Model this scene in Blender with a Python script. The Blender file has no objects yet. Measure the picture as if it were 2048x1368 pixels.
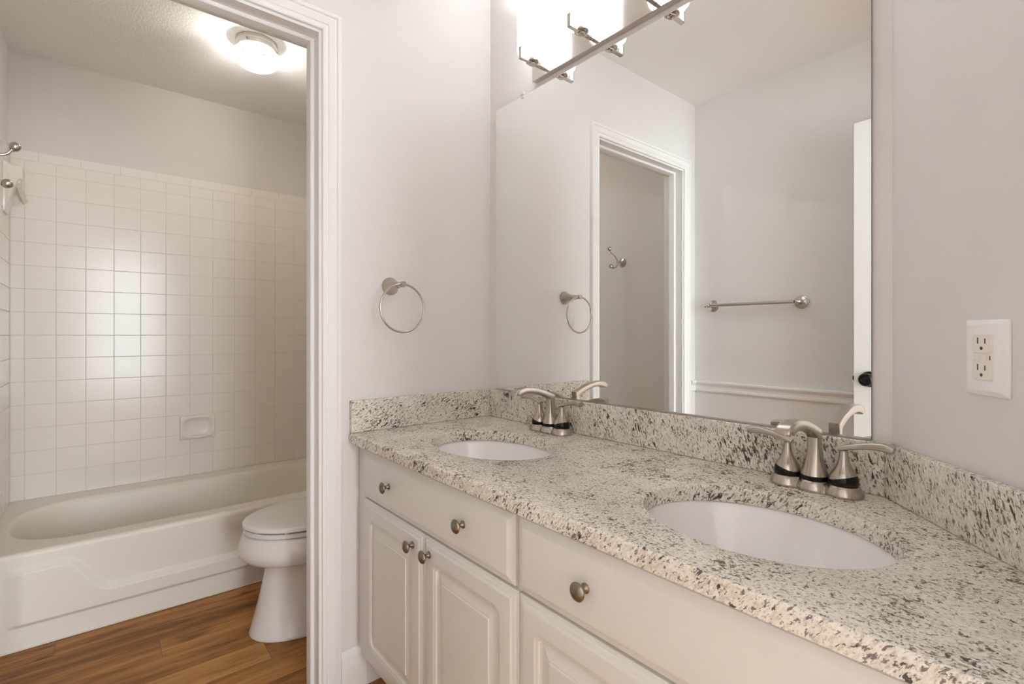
import bpy, bmesh, math, random
from mathutils import Vector, Matrix

# ------------------------------------------------------------------ camera, world, exposure
SC = bpy.context.scene
COL = SC.collection
cam_d = bpy.data.cameras.new('camera')
cam = bpy.data.objects.new('camera', cam_d); COL.objects.link(cam)
cam_d.sensor_width = 36.0
cam_d.lens = 995.93 / 2048 * 36.0
cam_d.shift_y = -(684 - 669.6) / 2048
cam_d.clip_start = 0.01
cam.location = (1.5409, -1.1707, 1.1179)
cam.rotation_euler = (math.radians(90), 0, math.radians(90 - 39.696))
cam_d.dof.use_dof = True
cam_d.dof.focus_distance = 1.45
cam_d.dof.aperture_fstop = 16.0
SC.camera = cam

world = bpy.data.worlds.new('daylight'); SC.world = world
world.use_nodes = True
bg = world.node_tree.nodes['Background']
bg.inputs[0].default_value = (0.925, 1.0, 1.065, 1)     # daylight let in by the added bedroom window
bg.inputs[1].default_value = 12.4

SC.view_settings.view_transform = 'Standard'
SC.view_settings.look = 'None'
SC.view_settings.gamma = 1.0
SC.view_settings.use_curve_mapping = False
SC.view_settings.exposure = 0.56
SC.cycles.use_denoising = True
SC.cycles.max_bounces = 16
SC.cycles.diffuse_bounces = 10
SC.cycles.glossy_bounces = 8
SC.cycles.transparent_max_bounces = 12
SC.cycles.sample_clamp_indirect = 6.0

SHADE_LIGHT = 3.0        # radiance of the frosted vanity shades
VBULB_LIGHT = 1800.0       # radiance of the bulbs inside the open-topped shades
BULB_LIGHT = 1180.0        # radiance of the bulb in the toilet room's ceiling light

# ------------------------------------------------------------------ measures (metres)
CEIL = 2.44
SOUTH = -1.4947           # wall opposite the mirror
FARX = -1.7161            # tile face behind the tub
TUBX = -0.927             # apron of the tub
ENDY = 0.030              # wall behind the toilet tank
PT = 0.115                # partition thickness
EASTX = 1.575             # wall with the entry doorway
CX2 = 1.2725              # mirror wall ends, angled wall begins
ANG = math.radians(48.0664)
AD = Vector((math.cos(ANG), -math.sin(ANG), 0))      # along the angled wall, away from the mirror
AN = Vector((-math.sin(ANG), -math.cos(ANG), 0))     # its normal, into the room
ANGY = -(EASTX - CX2) * math.tan(ANG)
CT = 0.8085               # counter top
CB = CT - 0.031
BS = CT + 0.1016          # top of backsplash
CFY = -0.5636             # counter front

# ------------------------------------------------------------------ helpers
def origin(o):
    v = Vector((0, 0, 0))
    while o is not None:
        v += Vector(o.location); o = o.parent
    return v

def obj(name, bm, mats, parent=None, smooth=0, kind=None, bevel=0, bseg=2, recalc=True):
    """link bm (world coordinates) as one mesh object"""
    if recalc:
        bmesh.ops.recalc_face_normals(bm, faces=bm.faces[:])
    if parent is not None:
        bmesh.ops.translate(bm, verts=bm.verts[:], vec=-origin(parent))
    me = bpy.data.meshes.new(name)
    bm.to_mesh(me); bm.free()
    if not isinstance(mats, (list, tuple)): mats = [mats]
    for m in mats: me.materials.append(m)
    o = bpy.data.objects.new(name, me); COL.objects.link(o)
    if parent is not None: o.parent = parent
    if kind: o['kind'] = kind
    if smooth:
        me.polygons.foreach_set('use_smooth', [True] * len(me.polygons))
        me.set_sharp_from_angle(angle=math.radians(smooth))
    if bevel:
        b = o.modifiers.new('bevel', 'BEVEL'); b.width = bevel; b.segments = bseg
        b.limit_method = 'ANGLE'; b.angle_limit = math.radians(35)
        b.harden_normals = False
        me.polygons.foreach_set('use_smooth', [True] * len(me.polygons))
        me.set_sharp_from_angle(angle=math.radians(50))
    return o

def thing(name, label, cat, loc, group=None):
    o = bpy.data.objects.new(name, None); COL.objects.link(o)
    o.empty_display_size = 0.05
    o.location = loc; o['label'] = label; o['category'] = cat
    if group: o['group'] = group
    return o

def tag(o, label, cat, group=None):
    o['label'] = label; o['category'] = cat
    if group: o['group'] = group
    return o

def new(): return bmesh.new()

def box(bm, x0, x1, y0, y1, z0, z1, mi=0):
    v = [bm.verts.new(p) for p in ((x0,y0,z0),(x1,y0,z0),(x1,y1,z0),(x0,y1,z0),(x0,y0,z1),(x1,y0,z1),(x1,y1,z1),(x0,y1,z1))]
    for q in ((0,3,2,1),(4,5,6,7),(0,1,5,4),(1,2,6,5),(2,3,7,6),(3,0,4,7)):
        f = bm.faces.new([v[i] for i in q]); f.material_index = mi

def basis_box(bm, o, u, v, w, a0, a1, b0, b1, c0, c1, mi=0):
    P = lambda a, b, c: o + u*a + v*b + w*c
    vs = [bm.verts.new(P(*p)) for p in ((a0,b0,c0),(a1,b0,c0),(a1,b1,c0),(a0,b1,c0),(a0,b0,c1),(a1,b0,c1),(a1,b1,c1),(a0,b1,c1))]
    for q in ((0,3,2,1),(4,5,6,7),(0,1,5,4),(1,2,6,5),(2,3,7,6),(3,0,4,7)):
        f = bm.faces.new([vs[i] for i in q]); f.material_index = mi

def loft(bm, loops, cap0=True, cap1=True, closed=True, mi=0):
    """bridge successive loops of the same number of points"""
    rows = [[bm.verts.new(p) for p in L] for L in loops]
    n = len(rows[0])
    for a, b in zip(rows[:-1], rows[1:]):
        for i in range(n if closed else n - 1):
            j = (i + 1) % n
            f = bm.faces.new((a[i], a[j], b[j], b[i])); f.material_index = mi
    if cap0 and closed:
        f = bm.faces.new(rows[0][::-1]); f.material_index = mi
    if cap1 and closed:
        f = bm.faces.new(rows[-1]); f.material_index = mi
    return rows

def frame(axis):
    w = Vector(axis).normalized()
    u = w.orthogonal().normalized()
    if abs(w.z) > 0.99: u = Vector((1, 0, 0))
    v = w.cross(u)
    return u, v, w

def lathe(bm, base, axis, prof, seg=32, cap0=True, cap1=True, mi=0):
    """prof: (radius, distance along axis)"""
    u, v, w = frame(axis); base = Vector(base)
    loops = []
    for r, h in prof:
        r = max(r, 1e-5)
        loops.append([base + w*h + u*(r*math.cos(2*math.pi*i/seg)) + v*(r*math.sin(2*math.pi*i/seg)) for i in range(seg)])
    loft(bm, loops, cap0, cap1, mi=mi)

def tube(bm, pts, rad, seg=12, closed=False, mi=0):
    pts = [Vector(p) for p in pts]; n = len(pts)
    rads = rad if isinstance(rad, (list, tuple)) else [rad]*n
    loops = []; prev = None
    for i, p in enumerate(pts):
        if closed: t = pts[(i+1) % n] - pts[i-1]
        else: t = pts[min(i+1, n-1)] - pts[max(i-1, 0)]
        t.normalize()
        if prev is None: u = t.orthogonal().normalized()
        else: u = (prev - t*prev.dot(t)).normalized()
        prev = u; v = t.cross(u)
        loops.append([p + u*(rads[i]*math.cos(2*math.pi*k/seg)) + v*(rads[i]*math.sin(2*math.pi*k/seg)) for k in range(seg)])
    if closed:
        rows = [[bm.verts.new(q) for q in L] for L in loops]
        for i in range(n):
            a, b = rows[i], rows[(i+1) % n]
            for k in range(seg):
                j = (k+1) % seg
                bm.faces.new((a[k], a[j], b[j], b[k]))
    else:
        loft(bm, loops, mi=mi)

def spline(pts, n=8):
    """Catmull-Rom through pts"""
    P = [Vector(p) for p in pts]; out = []
    for i in range(len(P)-1):
        p0 = P[max(i-1, 0)]; p1 = P[i]; p2 = P[i+1]; p3 = P[min(i+2, len(P)-1)]
        for k in range(n):
            t = k/n
            out.append(0.5*((2*p1)+(p2-p0)*t+(2*p0-5*p1+4*p2-p3)*t*t+(-p0+3*p1-3*p2+p3)*t**3))
    out.append(P[-1]); return out

def ball(bm, c, r, seg=20, ring=12, squash=(1, 1, 1), mi=0):
    c = Vector(c); loops = []
    for i in range(1, ring):
        a = math.pi*i/ring
        loops.append([c + Vector((squash[0]*r*math.sin(a)*math.cos(2*math.pi*k/seg), squash[1]*r*math.sin(a)*math.sin(2*math.pi*k/seg), -squash[2]*r*math.cos(a))) for k in range(seg)])
    rows = loft(bm, loops, False, False, mi=mi)
    for row, z in ((rows[0], -1), (rows[-1], 1)):
        t = bm.verts.new(c + Vector((0, 0, z*r*squash[2])))
        for k in range(seg):
            f = bm.faces.new((row[k], row[(k+1) % seg], t)); f.material_index = mi

def rrect(x0, x1, y0, y1, r, n=6):
    """rounded rectangle as 2-D points, 4*(n+1) of them"""
    r = max(min(r, (x1-x0)/2-1e-4, (y1-y0)/2-1e-4), 1e-4)
    out = []
    for cx, cy, a0 in ((x1-r, y1-r, 0), (x0+r, y1-r, 90), (x0+r, y0+r, 180), (x1-r, y0+r, 270)):
        for k in range(n+1):
            a = math.radians(a0 + 90*k/n)
            out.append((cx + r*math.cos(a), cy + r*math.sin(a)))
    return out

# ------------------------------------------------------------------ materials
def mat(name, color, rough=0.5, metal=0.0, bump=None, coat=0.0, spec=0.5, emit=None, aniso=0):
    m = bpy.data.materials.new(name); m.use_nodes = True
    nt = m.node_tree; b = nt.nodes['Principled BSDF']
    b.inputs['Base Color'].default_value = (*color, 1)
    b.inputs['Roughness'].default_value = rough
    b.inputs['Metallic'].default_value = metal
    b.inputs['Specular IOR Level'].default_value = spec
    if coat: b.inputs['Coat Weight'].default_value = coat; b.inputs['Coat Roughness'].default_value = 0.08
    if emit: b.inputs['Emission Color'].default_value = (*emit[0], 1); b.inputs['Emission Strength'].default_value = emit[1]
    if aniso: b.inputs['Anisotropic'].default_value = aniso
    if bump:
        scale, dist, detail = bump
        tc = nt.nodes.new('ShaderNodeTexCoord')
        n = nt.nodes.new('ShaderNodeTexNoise'); n.inputs['Scale'].default_value = scale; n.inputs['Detail'].default_value = detail
        bp = nt.nodes.new('ShaderNodeBump'); bp.inputs['Distance'].default_value = dist; bp.inputs['Strength'].default_value = 1.0
        nt.links.new(tc.outputs['Object'], n.inputs['Vector'])
        nt.links.new(n.outputs['Fac'], bp.inputs['Height'])
        nt.links.new(bp.outputs['Normal'], b.inputs['Normal'])
    return m

class NT:
    """small node-graph writer"""
    def __init__(s, m): s.nt = m.node_tree
    def node(s, t, **kw):
        n = s.nt.nodes.new(t)
        for k, v in kw.items(): setattr(n, k, v)
        return n
    def link(s, a, b): s.nt.links.new(a, b)
    def math(s, op, a, b=None, c=None):
        n = s.node('ShaderNodeMath', operation=op)
        for i, x in enumerate((a, b, c)):
            if x is None: continue
            if hasattr(x, 'links'): s.link(x, n.inputs[i])
            else: n.inputs[i].default_value = x
        return n.outputs[0]
    def mix(s, fac, a, b):
        n = s.node('ShaderNodeMix', data_type='RGBA')
        for x, i in ((fac, 0), (a, 6), (b, 7)):
            if hasattr(x, 'links'): s.link(x, n.inputs[i])
            elif i == 0: n.inputs[i].default_value = x
            else: n.inputs[i].default_value = (*x, 1)
        return n.outputs[2]
    def ramp(s, fac, stops, interp='LINEAR'):
        n = s.node('ShaderNodeValToRGB'); cr = n.color_ramp; cr.interpolation = interp
        while len(cr.elements) < len(stops): cr.elements.new(0.5)
        for e, (p, c) in zip(cr.elements, stops):
            e.position = p; e.color = (*c, 1) if len(c) == 3 else c
        s.link(fac, n.inputs[0]); return n.outputs[0]
    def noise(s, vec, scale, detail=2, rough=0.5, dist=0.0, w=None):
        n = s.node('ShaderNodeTexNoise')
        n.inputs['Scale'].default_value = scale; n.inputs['Detail'].default_value = detail
        n.inputs['Roughness'].default_value = rough; n.inputs['Distortion'].default_value = dist
        s.link(vec, n.inputs['Vector']); return n.outputs['Fac']
    def mapping(s, vec, rot=(0, 0, 0), scale=(1, 1, 1), loc=(0, 0, 0)):
        n = s.node('ShaderNodeMapping'); n.inputs['Rotation'].default_value = rot
        n.inputs['Scale'].default_value = scale; n.inputs['Location'].default_value = loc
        s.link(vec, n.inputs['Vector']); return n.outputs[0]

def granite(name, rot, off=(0, 0, 0)):
    m = mat(name, (0.7, 0.66, 0.57), 0.22, 0, spec=0.5)
    g = NT(m); b = g.nt.nodes['Principled BSDF']
    tc = g.node('ShaderNodeTexCoord').outputs['Object']
    v = g.mapping(tc, rot=rot, loc=off)
    st = g.mapping(v, scale=(1.0, 0.36, 1.0))          # streaks run along the turned y axis
    st2 = g.mapping(v, scale=(1.0, 0.38, 1.0), loc=(3.1, 1.7, 0.4))
    st3 = g.mapping(v, scale=(1.0, 0.5, 1.0), loc=(7.3, 2.2, 5.1))
    big = g.noise(v, 11, 2, 0.6)
    bias = g.math('SUBTRACT', big, 0.5)
    fine = g.noise(st, 190, 4, 0.7)
    base = g.ramp(fine, [(0.30, (0.50, 0.44, 0.36)), (0.42, (0.70, 0.655, 0.565)), (0.55, (0.81, 0.78, 0.70)), (0.75, (0.87, 0.85, 0.79))])
    tint = g.noise(st3, 26, 3, 0.6)
    c0 = g.mix(g.math('MULTIPLY', g.ramp(tint, [(0.46, (0, 0, 0)), (0.72, (1, 1, 1))]), 0.34), base, (0.60, 0.50, 0.375))
    gm = g.ramp(g.math('ADD', g.noise(st3, 330, 3, 0.6), g.math('MULTIPLY', bias, 0.12)), [(0.555, (0, 0, 0)), (0.61, (1, 1, 1))])
    c0 = g.mix(g.math('MULTIPLY', gm, 0.55), c0, (0.33, 0.285, 0.235))       # grey-brown peppering
    mm = g.ramp(g.math('ADD', g.noise(st2, 235, 3, 0.62, 0.3), g.math('MULTIPLY', bias, 0.20)), [(0.568, (0, 0, 0)), (0.606, (1, 1, 1))])
    c1 = g.mix(g.math('MULTIPLY', mm, 0.85), c0, (0.110, 0.080, 0.064))      # brown flecks
    dm = g.ramp(g.math('ADD', g.noise(st, 104, 4, 0.66, 0.5), g.math('MULTIPLY', bias, 0.30)), [(0.604, (0, 0, 0)), (0.634, (1, 1, 1))])
    c2 = g.mix(g.math('MULTIPLY', dm, 0.95), c1, (0.045, 0.030, 0.026))      # dark clusters
    g.link(c2, b.inputs['Base Color'])
    return m

def plank_floor():
    m = mat('oak plank vinyl', (0.3, 0.15, 0.06), 0.42, spec=0.25)
    g = NT(m); b = g.nt.nodes['Principled BSDF']
    tc = g.node('ShaderNodeTexCoord').outputs['Object']
    sx = g.node('ShaderNodeSeparateXYZ'); g.link(tc, sx.inputs[0])
    W, L = 0.1245, 1.22
    row = g.math('DIVIDE', g.math('ADD', sx.outputs[0], 0.5635), W)
    rid = g.math('FLOOR', row)                          # -1 holds the short joint seen by the tub
    offs = g.math('MULTIPLY', g.math('FRACT', g.math('MULTIPLY', g.math('ADD', rid, 1.0), 0.381)), L)
    along = g.math('DIVIDE', g.math('ADD', g.math('ADD', sx.outputs[1], 1.0), offs), L)
    pid = g.math('FLOOR', along)
    cmb = g.node('ShaderNodeCombineXYZ'); g.link(rid, cmb.inputs[0]); g.link(pid, cmb.inputs[1]); cmb.inputs[2].default_value = 4.3
    wn = g.node('ShaderNodeTexWhiteNoise', noise_dimensions='3D'); g.link(cmb.outputs[0], wn.inputs['Vector'])
    rnd = g.math('FRACT', g.math('ADD', g.math('ADD', g.math('MULTIPLY', rid, 0.618), g.math('MULTIPLY', pid, 0.37)), 50.25))
    # grain coordinates, shifted per plank
    sh = g.node('ShaderNodeVectorMath', operation='MULTIPLY_ADD')
    g.link(wn.outputs['Color'], sh.inputs[0]); sh.inputs[1].default_value = (7, 7, 7); g.link(tc, sh.inputs[2])
    gv = g.mapping(sh.outputs[0], scale=(1, 0.10, 1))
    n1 = g.noise(gv, 26, 5, 0.62, 0.5)
    gv2 = g.mapping(sh.outputs[0], scale=(1, 0.04, 1))
    n2 = g.noise(gv2, 130, 3, 0.6)
    kn = g.noise(g.mapping(sh.outputs[0], scale=(1, 0.35, 1)), 7, 2, 0.5, 1.2)
    f = g.math('ADD', g.math('MULTIPLY', n1, 0.75), g.math('MULTIPLY', n2, 0.25))
    f = g.math('ADD', f, g.math('MULTIPLY', g.math('SUBTRACT', rnd, 0.42), 0.20))
    f = g.math('SUBTRACT', f, g.math('MULTIPLY', g.ramp(kn, [(0.62, (0, 0, 0)), (0.78, (1, 1, 1))]), 0.22))
    c = g.ramp(f, [(0.22, (0.070, 0.024, 0.005)), (0.38, (0.225, 0.088, 0.020)), (0.50, (0.365, 0.160, 0.042)), (0.64, (0.48, 0.240, 0.074)), (0.8, (0.56, 0.31, 0.115))])
    fx = g.math('ABSOLUTE', g.math('SUBTRACT', g.math('FRACT', g.math('ADD', row, 0.5)), 0.5))
    fy = g.math('ABSOLUTE', g.math('SUBTRACT', g.math('FRACT', g.math('ADD', along, 0.5)), 0.5))
    ex = g.math('LESS_THAN', fx, 0.0008/W); ey = g.math('LESS_THAN', fy, 0.0008/L)
    e = g.math('MAXIMUM', ex, ey)
    c = g.mix(g.math('MULTIPLY', e, 0.6), c, (0.05, 0.022, 0.01))
    g.link(c, b.inputs['Base Color'])
    bp = g.node('ShaderNodeBump'); bp.inputs['Distance'].default_value = 0.0004; bp.inputs['Strength'].default_value = 0.6
    g.link(n2, bp.inputs['Height']); g.link(bp.outputs[0], b.inputs['Normal'])
    return m

def lamp_glass():
    """pressed-glass bowl: clear glass with star-cut patches"""
    m = bpy.data.materials.new('pressed glass'); m.use_nodes = True
    g = NT(m); nt = m.node_tree; nt.nodes.clear()
    out = g.node('ShaderNodeOutputMaterial')
    tc = g.node('ShaderNodeTexCoord').outputs['Object']
    xyz = g.node('ShaderNodeSeparateXYZ'); g.link(tc, xyz.inputs[0])
    az = g.math('MULTIPLY', g.math('ADD', g.math('ARCTAN2', xyz.outputs[1], xyz.outputs[0]), 0.42), 5/(2*math.pi))
    su = g.math('MULTIPLY', g.math('SUBTRACT', g.math('FRACT', g.math('ADD', az, 10.0)), 0.5), 0.108)
    sv = g.math('ADD', xyz.outputs[2], 0.074)
    ang = g.math('ARCTAN2', sv, su)
    dist = g.math('SQRT', g.math('ADD', g.math('MULTIPLY', su, su), g.math('MULTIPLY', sv, sv)))
    spoke = g.ramp(g.math('SINE', g.math('MULTIPLY', ang, 8.0)), [(0.0, (0, 0, 0)), (0.10, (1, 1, 1))])
    patch = g.ramp(dist, [(0.026, (1, 1, 1)), (0.030, (0, 0, 0))])
    star = g.math('MULTIPLY', g.math('MULTIPLY', spoke, patch), 0.9965)
    rim = g.ramp(g.noise(tc, 90, 2, 0.5), [(0.45, (0, 0, 0)), (0.60, (1, 1, 1))])
    star = g.math('MAXIMUM', star, g.math('MULTIPLY', rim, 0.25))
    di = g.node('ShaderNodeBsdfTranslucent'); di.inputs[0].default_value = (0.95, 0.95, 0.95, 1)
    tr = g.node('ShaderNodeBsdfTransparent'); tr.inputs[0].default_value = (1, 1, 1, 1)
    cut = g.node('ShaderNodeBsdfDiffuse'); cut.inputs[0].default_value = (0.82, 0.83, 0.83, 1)
    m1 = g.node('ShaderNodeMixShader'); m1.inputs[0].default_value = 0.72
    g.link(tr.outputs[0], m1.inputs[1]); g.link(di.outputs[0], m1.inputs[2])
    m2 = g.node('ShaderNodeMixShader'); g.link(star, m2.inputs[0])
    g.link(m1.outputs[0], m2.inputs[1]); g.link(cut.outputs[0], m2.inputs[2])
    g.link(m2.outputs[0], out.inputs['Surface'])
    return m

M = {}
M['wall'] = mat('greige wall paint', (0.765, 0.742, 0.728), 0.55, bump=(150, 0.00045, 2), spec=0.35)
M['wall_dim'] = mat('dim-lit greige wall paint', (0.630, 0.595, 0.555), 0.6, bump=(150, 0.0006, 2), spec=0.3)  # same greige paint; the dimmer, warmer lamp light is put into the colour
M['ceil'] = mat('textured ceiling paint', (0.85, 0.84, 0.82), 0.8, bump=(110, 0.0014, 2), spec=0.2)
M['trim'] = mat('white trim paint', (0.83, 0.82, 0.805), 0.3)
M['cab'] = mat('off-white cabinet paint', (0.73, 0.725, 0.685), 0.32)
M['cabin'] = mat('cabinet shadow gap', (0.55, 0.51, 0.46), 0.5)
M['porc'] = mat('white porcelain', (0.89, 0.88, 0.875), 0.08, coat=0.6)
M['toilet'] = mat('white vitreous china', (0.745, 0.73, 0.70), 0.10, coat=0.3)
M['tub'] = mat('bone enamel', (0.75, 0.705, 0.63), 0.38, spec=0.28)
M['tile'] = mat('bone glazed tile', (0.76, 0.712, 0.652), 0.18, bump=(6, 0.0002, 1), spec=0.35)
M['grout'] = mat('pale grout', (0.635, 0.585, 0.525), 0.8)
M['nickel'] = mat('brushed nickel', (0.50, 0.45, 0.39), 0.26, 1.0, bump=(400, 0.00005, 1))
M['knob'] = mat('antique nickel', (0.30, 0.255, 0.20), 0.30, 1.0)
M['satin'] = mat('satin nickel', (0.56, 0.52, 0.47), 0.24, 1.0)
M['polish'] = mat('polished nickel', (0.64, 0.59, 0.54), 0.16, 1.0)
M['black'] = mat('gloss black', (0.004, 0.0035, 0.003), 0.2, spec=0.3)
M['mirror'] = mat('silvered glass', (0.90, 0.915, 0.895), 0.0, 1.0)
M['mirror_edge'] = mat('dark mirror edge', (0.05, 0.055, 0.05), 0.3)
M['channel'] = mat('mirror channel', (0.55, 0.54, 0.52), 0.25, 1.0)
M['plate'] = mat('white plastic', (0.93, 0.92, 0.91), 0.28)
M['almond'] = mat('light almond plastic', (0.88, 0.835, 0.76), 0.3)
M['slot'] = mat('dark slots', (0.10, 0.085, 0.07), 0.6)
M['door'] = mat('white door paint', (0.87, 0.865, 0.85), 0.35)
M['shade'] = mat('lit frosted glass', (0.95, 0.95, 0.95), 0.4, emit=((0.945, 1.0, 1.05), SHADE_LIGHT))
M['vbulb'] = mat('lit vanity bulb', (1, 1, 1), 0.4, emit=((0.95, 1.0, 1.05), VBULB_LIGHT))
M['bulb'] = mat('lit bulb', (1, 1, 1), 0.4, emit=((1.0, 0.955, 0.88), BULB_LIGHT))
M['lampglass'] = lamp_glass()
M['lampmetal'] = mat('white enamelled pan', (0.75, 0.73, 0.70), 0.25, 0.0)
M['clear'] = mat('clear plastic', (0.93, 0.94, 0.93), 0.15)
M['clear'].node_tree.nodes['Principled BSDF'].inputs['Transmission Weight'].default_value = 0.25
M['rod'] = mat('translucent acrylic', (0.80, 0.76, 0.69), 0.15)
M['floor'] = plank_floor()
M['gr_top'] = granite('granite counter', (0, 0, math.radians(48)))
M['gr_north'] = granite('granite splash behind', (0, math.radians(-24), math.radians(90)), (2, 1, 0.6))
M['gr_west'] = granite('granite splash at wall', (math.radians(-35), 0, 0), (5, 2, 1))
M['gr_ang'] = granite('granite splash angled', (0, math.radians(20), math.radians(60)), (1, 4, 2))
# streak axis of the upright pieces: up the slab with a lean
def retilt(m, axis):
    v = Vector(axis).normalized(); q = v.rotation_difference(Vector((0, 1, 0)))
    for n in m.node_tree.nodes:
        if n.type == 'MAPPING':
            n.inputs['Rotation'].default_value = q.to_euler('XYZ'); break
retilt(M['gr_north'], (0.35, 0, -1))
retilt(M['gr_west'], (0, 1, 0.55))
retilt(M['gr_ang'], (0.25, -0.3, -1))
retilt(M['gr_top'], (0.62, 0.10, 0.80))

# ------------------------------------------------------------------ the setting
def struct(name, bm, m, parent=None, **kw):
    return obj(name, bm, m, parent, kind=None if parent else 'structure', **kw)

X1 = EASTX + 0.12
bm = new(); box(bm, FARX-0.12, 4.6, -2.8, 0.8, -0.05, 0.0); struct('floor', bm, M['floor'])
bm = new(); box(bm, FARX-0.12, 4.6, -2.8, 0.8, CEIL, CEIL+0.05); struct('ceiling', bm, M['ceil'])

# partition with the doorway to the toilet room
DO0, DO1 = -1.3660, -0.6557      # faces of the jambs
DH = 2.0386
bm = new()
box(bm, -PT, 0, DO1+0.018, 0.0, 0, CEIL)
box(bm, -PT, 0, SOUTH, DO0-0.018, 0, CEIL)
box(bm, -PT, 0, DO0-0.018, DO1+0.018, DH+0.018, CEIL)
struct('wall_west', bm, M['wall'])
bm = new(); box(bm, -PT, EASTX+0.12, 0.0, 0.10, 0, CEIL); struct('wall_north', bm, M['wall'])
bm = new(); box(bm, FARX-0.1, EASTX+0.12, SOUTH-0.10, SOUTH, 0, CEIL); struct('wall_south', bm, M['wall'])
bm = new(); box(bm, FARX-0.1, FARX-0.0075, SOUTH, ENDY+0.1, 0, CEIL); wall_far = struct('wall_far', bm, M['wall_dim'])
bm = new(); box(bm, FARX-0.0075, -PT, ENDY, ENDY+0.1, 0, CEIL); struct('wall_end', bm, M['wall_dim'])
# angled wall (a triangular prism behind it)
bm = new()
A = (CX2, -0.0005); B = (EASTX, ANGY); Cc = (EASTX, -0.0005)
loft(bm, [[Vector((p[0], p[1], z)) for p in (A, B, Cc)] for z in (0, CEIL)])
struct('wall_angled', bm, M['wall'])
# wall with the entry doorway (the camera stands in it)
E0, E1 = -1.395, -0.660
bm = new()
box(bm, EASTX, EASTX+0.12, E1, 0.0, 0, CEIL)
box(bm, EASTX, EASTX+0.12, SOUTH, E0, 0, CEIL)
box(bm, EASTX, EASTX+0.12, E0, E1, 2.06, CEIL)
struct('wall_east', bm, M['wall'])

# unseen bedroom behind the camera, its window opening added to steer the daylight
BX, BY0, BY1 = 4.4, -2.6, 0.6
WY0, WY1, WZ0, WZ1 = -1.30, 0.35, 0.30, 2.30
bm = new()
box(bm, BX, BX+0.1, BY0-0.1, WY0, 0, CEIL); box(bm, BX, BX+0.1, WY1, BY1+0.1, 0, CEIL)
box(bm, BX, BX+0.1, WY0, WY1, 0, WZ0); box(bm, BX, BX+0.1, WY0, WY1, WZ1, CEIL)
box(bm, X1, BX, BY0-0.1, BY0, 0, CEIL); box(bm, X1, BX, BY1, BY1+0.1, 0, CEIL)
box(bm, EASTX, X1, BY0-0.1, SOUTH-0.1, 0, CEIL); box(bm, EASTX, X1, 0.1, BY1+0.1, 0, CEIL)
struct('wall_added_bedroom', bm, M['wall'])
pl = bpy.data.lights.new('added_window_portal', 'AREA'); pl.shape = 'RECTANGLE'; pl.size = WY1-WY0; pl.size_y = WZ1-WZ0
pl.cycles.is_portal = True
po = bpy.data.objects.new('added_window_portal', pl); COL.objects.link(po)
po.location = (BX+0.05, (WY0+WY1)/2, (WZ0+WZ1)/2); po.rotation_euler = (math.radians(90), 0, math.radians(90))

# ---- tile of the tub surround: each tile a bevelled pad on a grout bed
rng = random.Random(4)
def tile_field(bm, O, u, n, ulines, zlines, tulines):
    up = Vector((0, 0, 1)); g = 0.0008; e = 0.0012
    def pad(a0, a1, z0, z1):
        a0 += g; a1 -= g; z0 += g; z1 -= g
        if a1-a0 < 0.006 or z1-z0 < 0.006: return
        tu = rng.uniform(-1, 1)*0.0010; tz = rng.uniform(-1, 1)*0.0010
        loops = []
        for ins, d in ((0, -0.0075), (0, -0.0011), (e*0.4, -0.0003), (e, 0.0)):
            pts = []
            for a, z in ((a0+ins, z0+ins), (a1-ins, z0+ins), (a1-ins, z1-ins), (a0+ins, z1-ins)):
                dd = d + (tu*(a-(a0+a1)/2) + tz*(z-(z0+z1)/2) if d > -0.005 else 0)
                pts.append(O + u*a + up*z + n*dd)
            loops.append(pts)
        loft(bm, loops)
    for k in range(len(zlines)-1):
        for i in range(len(ulines)-1):
            pad(ulines[i], ulines[i+1], zlines[k], zlines[k+1])
    for i in range(len(tulines)-1):
        pad(tulines[i], tulines[i+1], zlines[-1], 1.984)
P_ = 0.1095
zl = [0.3425] + [1.8823 - P_*k for k in range(13, -1, -1)] + [1.9384]
yl = [SOUTH+0.0075] + [-1.4386 + P_*k for k in range(0, 14)]
yl = [y for y in yl if y < ENDY-0.01] + [ENDY-0.0075]
tl = [SOUTH+0.0075] + [-1.3905 + 0.1528*k for k in range(0, 10)]
tl = [y for y in tl if y < ENDY-0.01] + [ENDY-0.0075]
bm = new(); tile_field(bm, Vector((FARX, 0, 0)), Vector((0, 1, 0)), Vector((1, 0, 0)), yl, zl, tl)
obj('tile_surround', bm, M['tile'], wall_far)
bm = new(); box(bm, FARX-0.0075, FARX-0.0010, SOUTH, ENDY, 0.33, 1.982)
obj('grout_bed', bm, M['grout'], wall_far)
# tub-end walls carry the same tile
xl = [FARX] + [FARX + 0.09 + P_*k for k in range(0, 7)] + [-0.905]
xt = [FARX] + [FARX + 0.12 + 0.1528*k for k in range(0, 5)] + [-0.905]
south = bpy.data.objects['wall_south']; end = bpy.data.objects['wall_end']
bm = new(); tile_field(bm, Vector((0, SOUTH+0.0075, 0)), Vector((1, 0, 0)), Vector((0, 1, 0)), xl, zl, xt)
obj('tile_surround', bm, M['tile'], south)
bm = new(); box(bm, FARX, -0.906, SOUTH, SOUTH+0.0055, 0.33, 1.982); obj('grout_bed', bm, M['grout'], south)
bm = new(); tile_field(bm, Vector((0, ENDY-0.0075, 0)), Vector((1, 0, 0)), Vector((0, -1, 0)), xl, zl, xt)
obj('tile_surround', bm, M['tile'], end)
bm = new(); box(bm, FARX, -0.906, ENDY-0.0055, ENDY, 0.33, 1.982); obj('grout_bed', bm, M['grout'], end)

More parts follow.
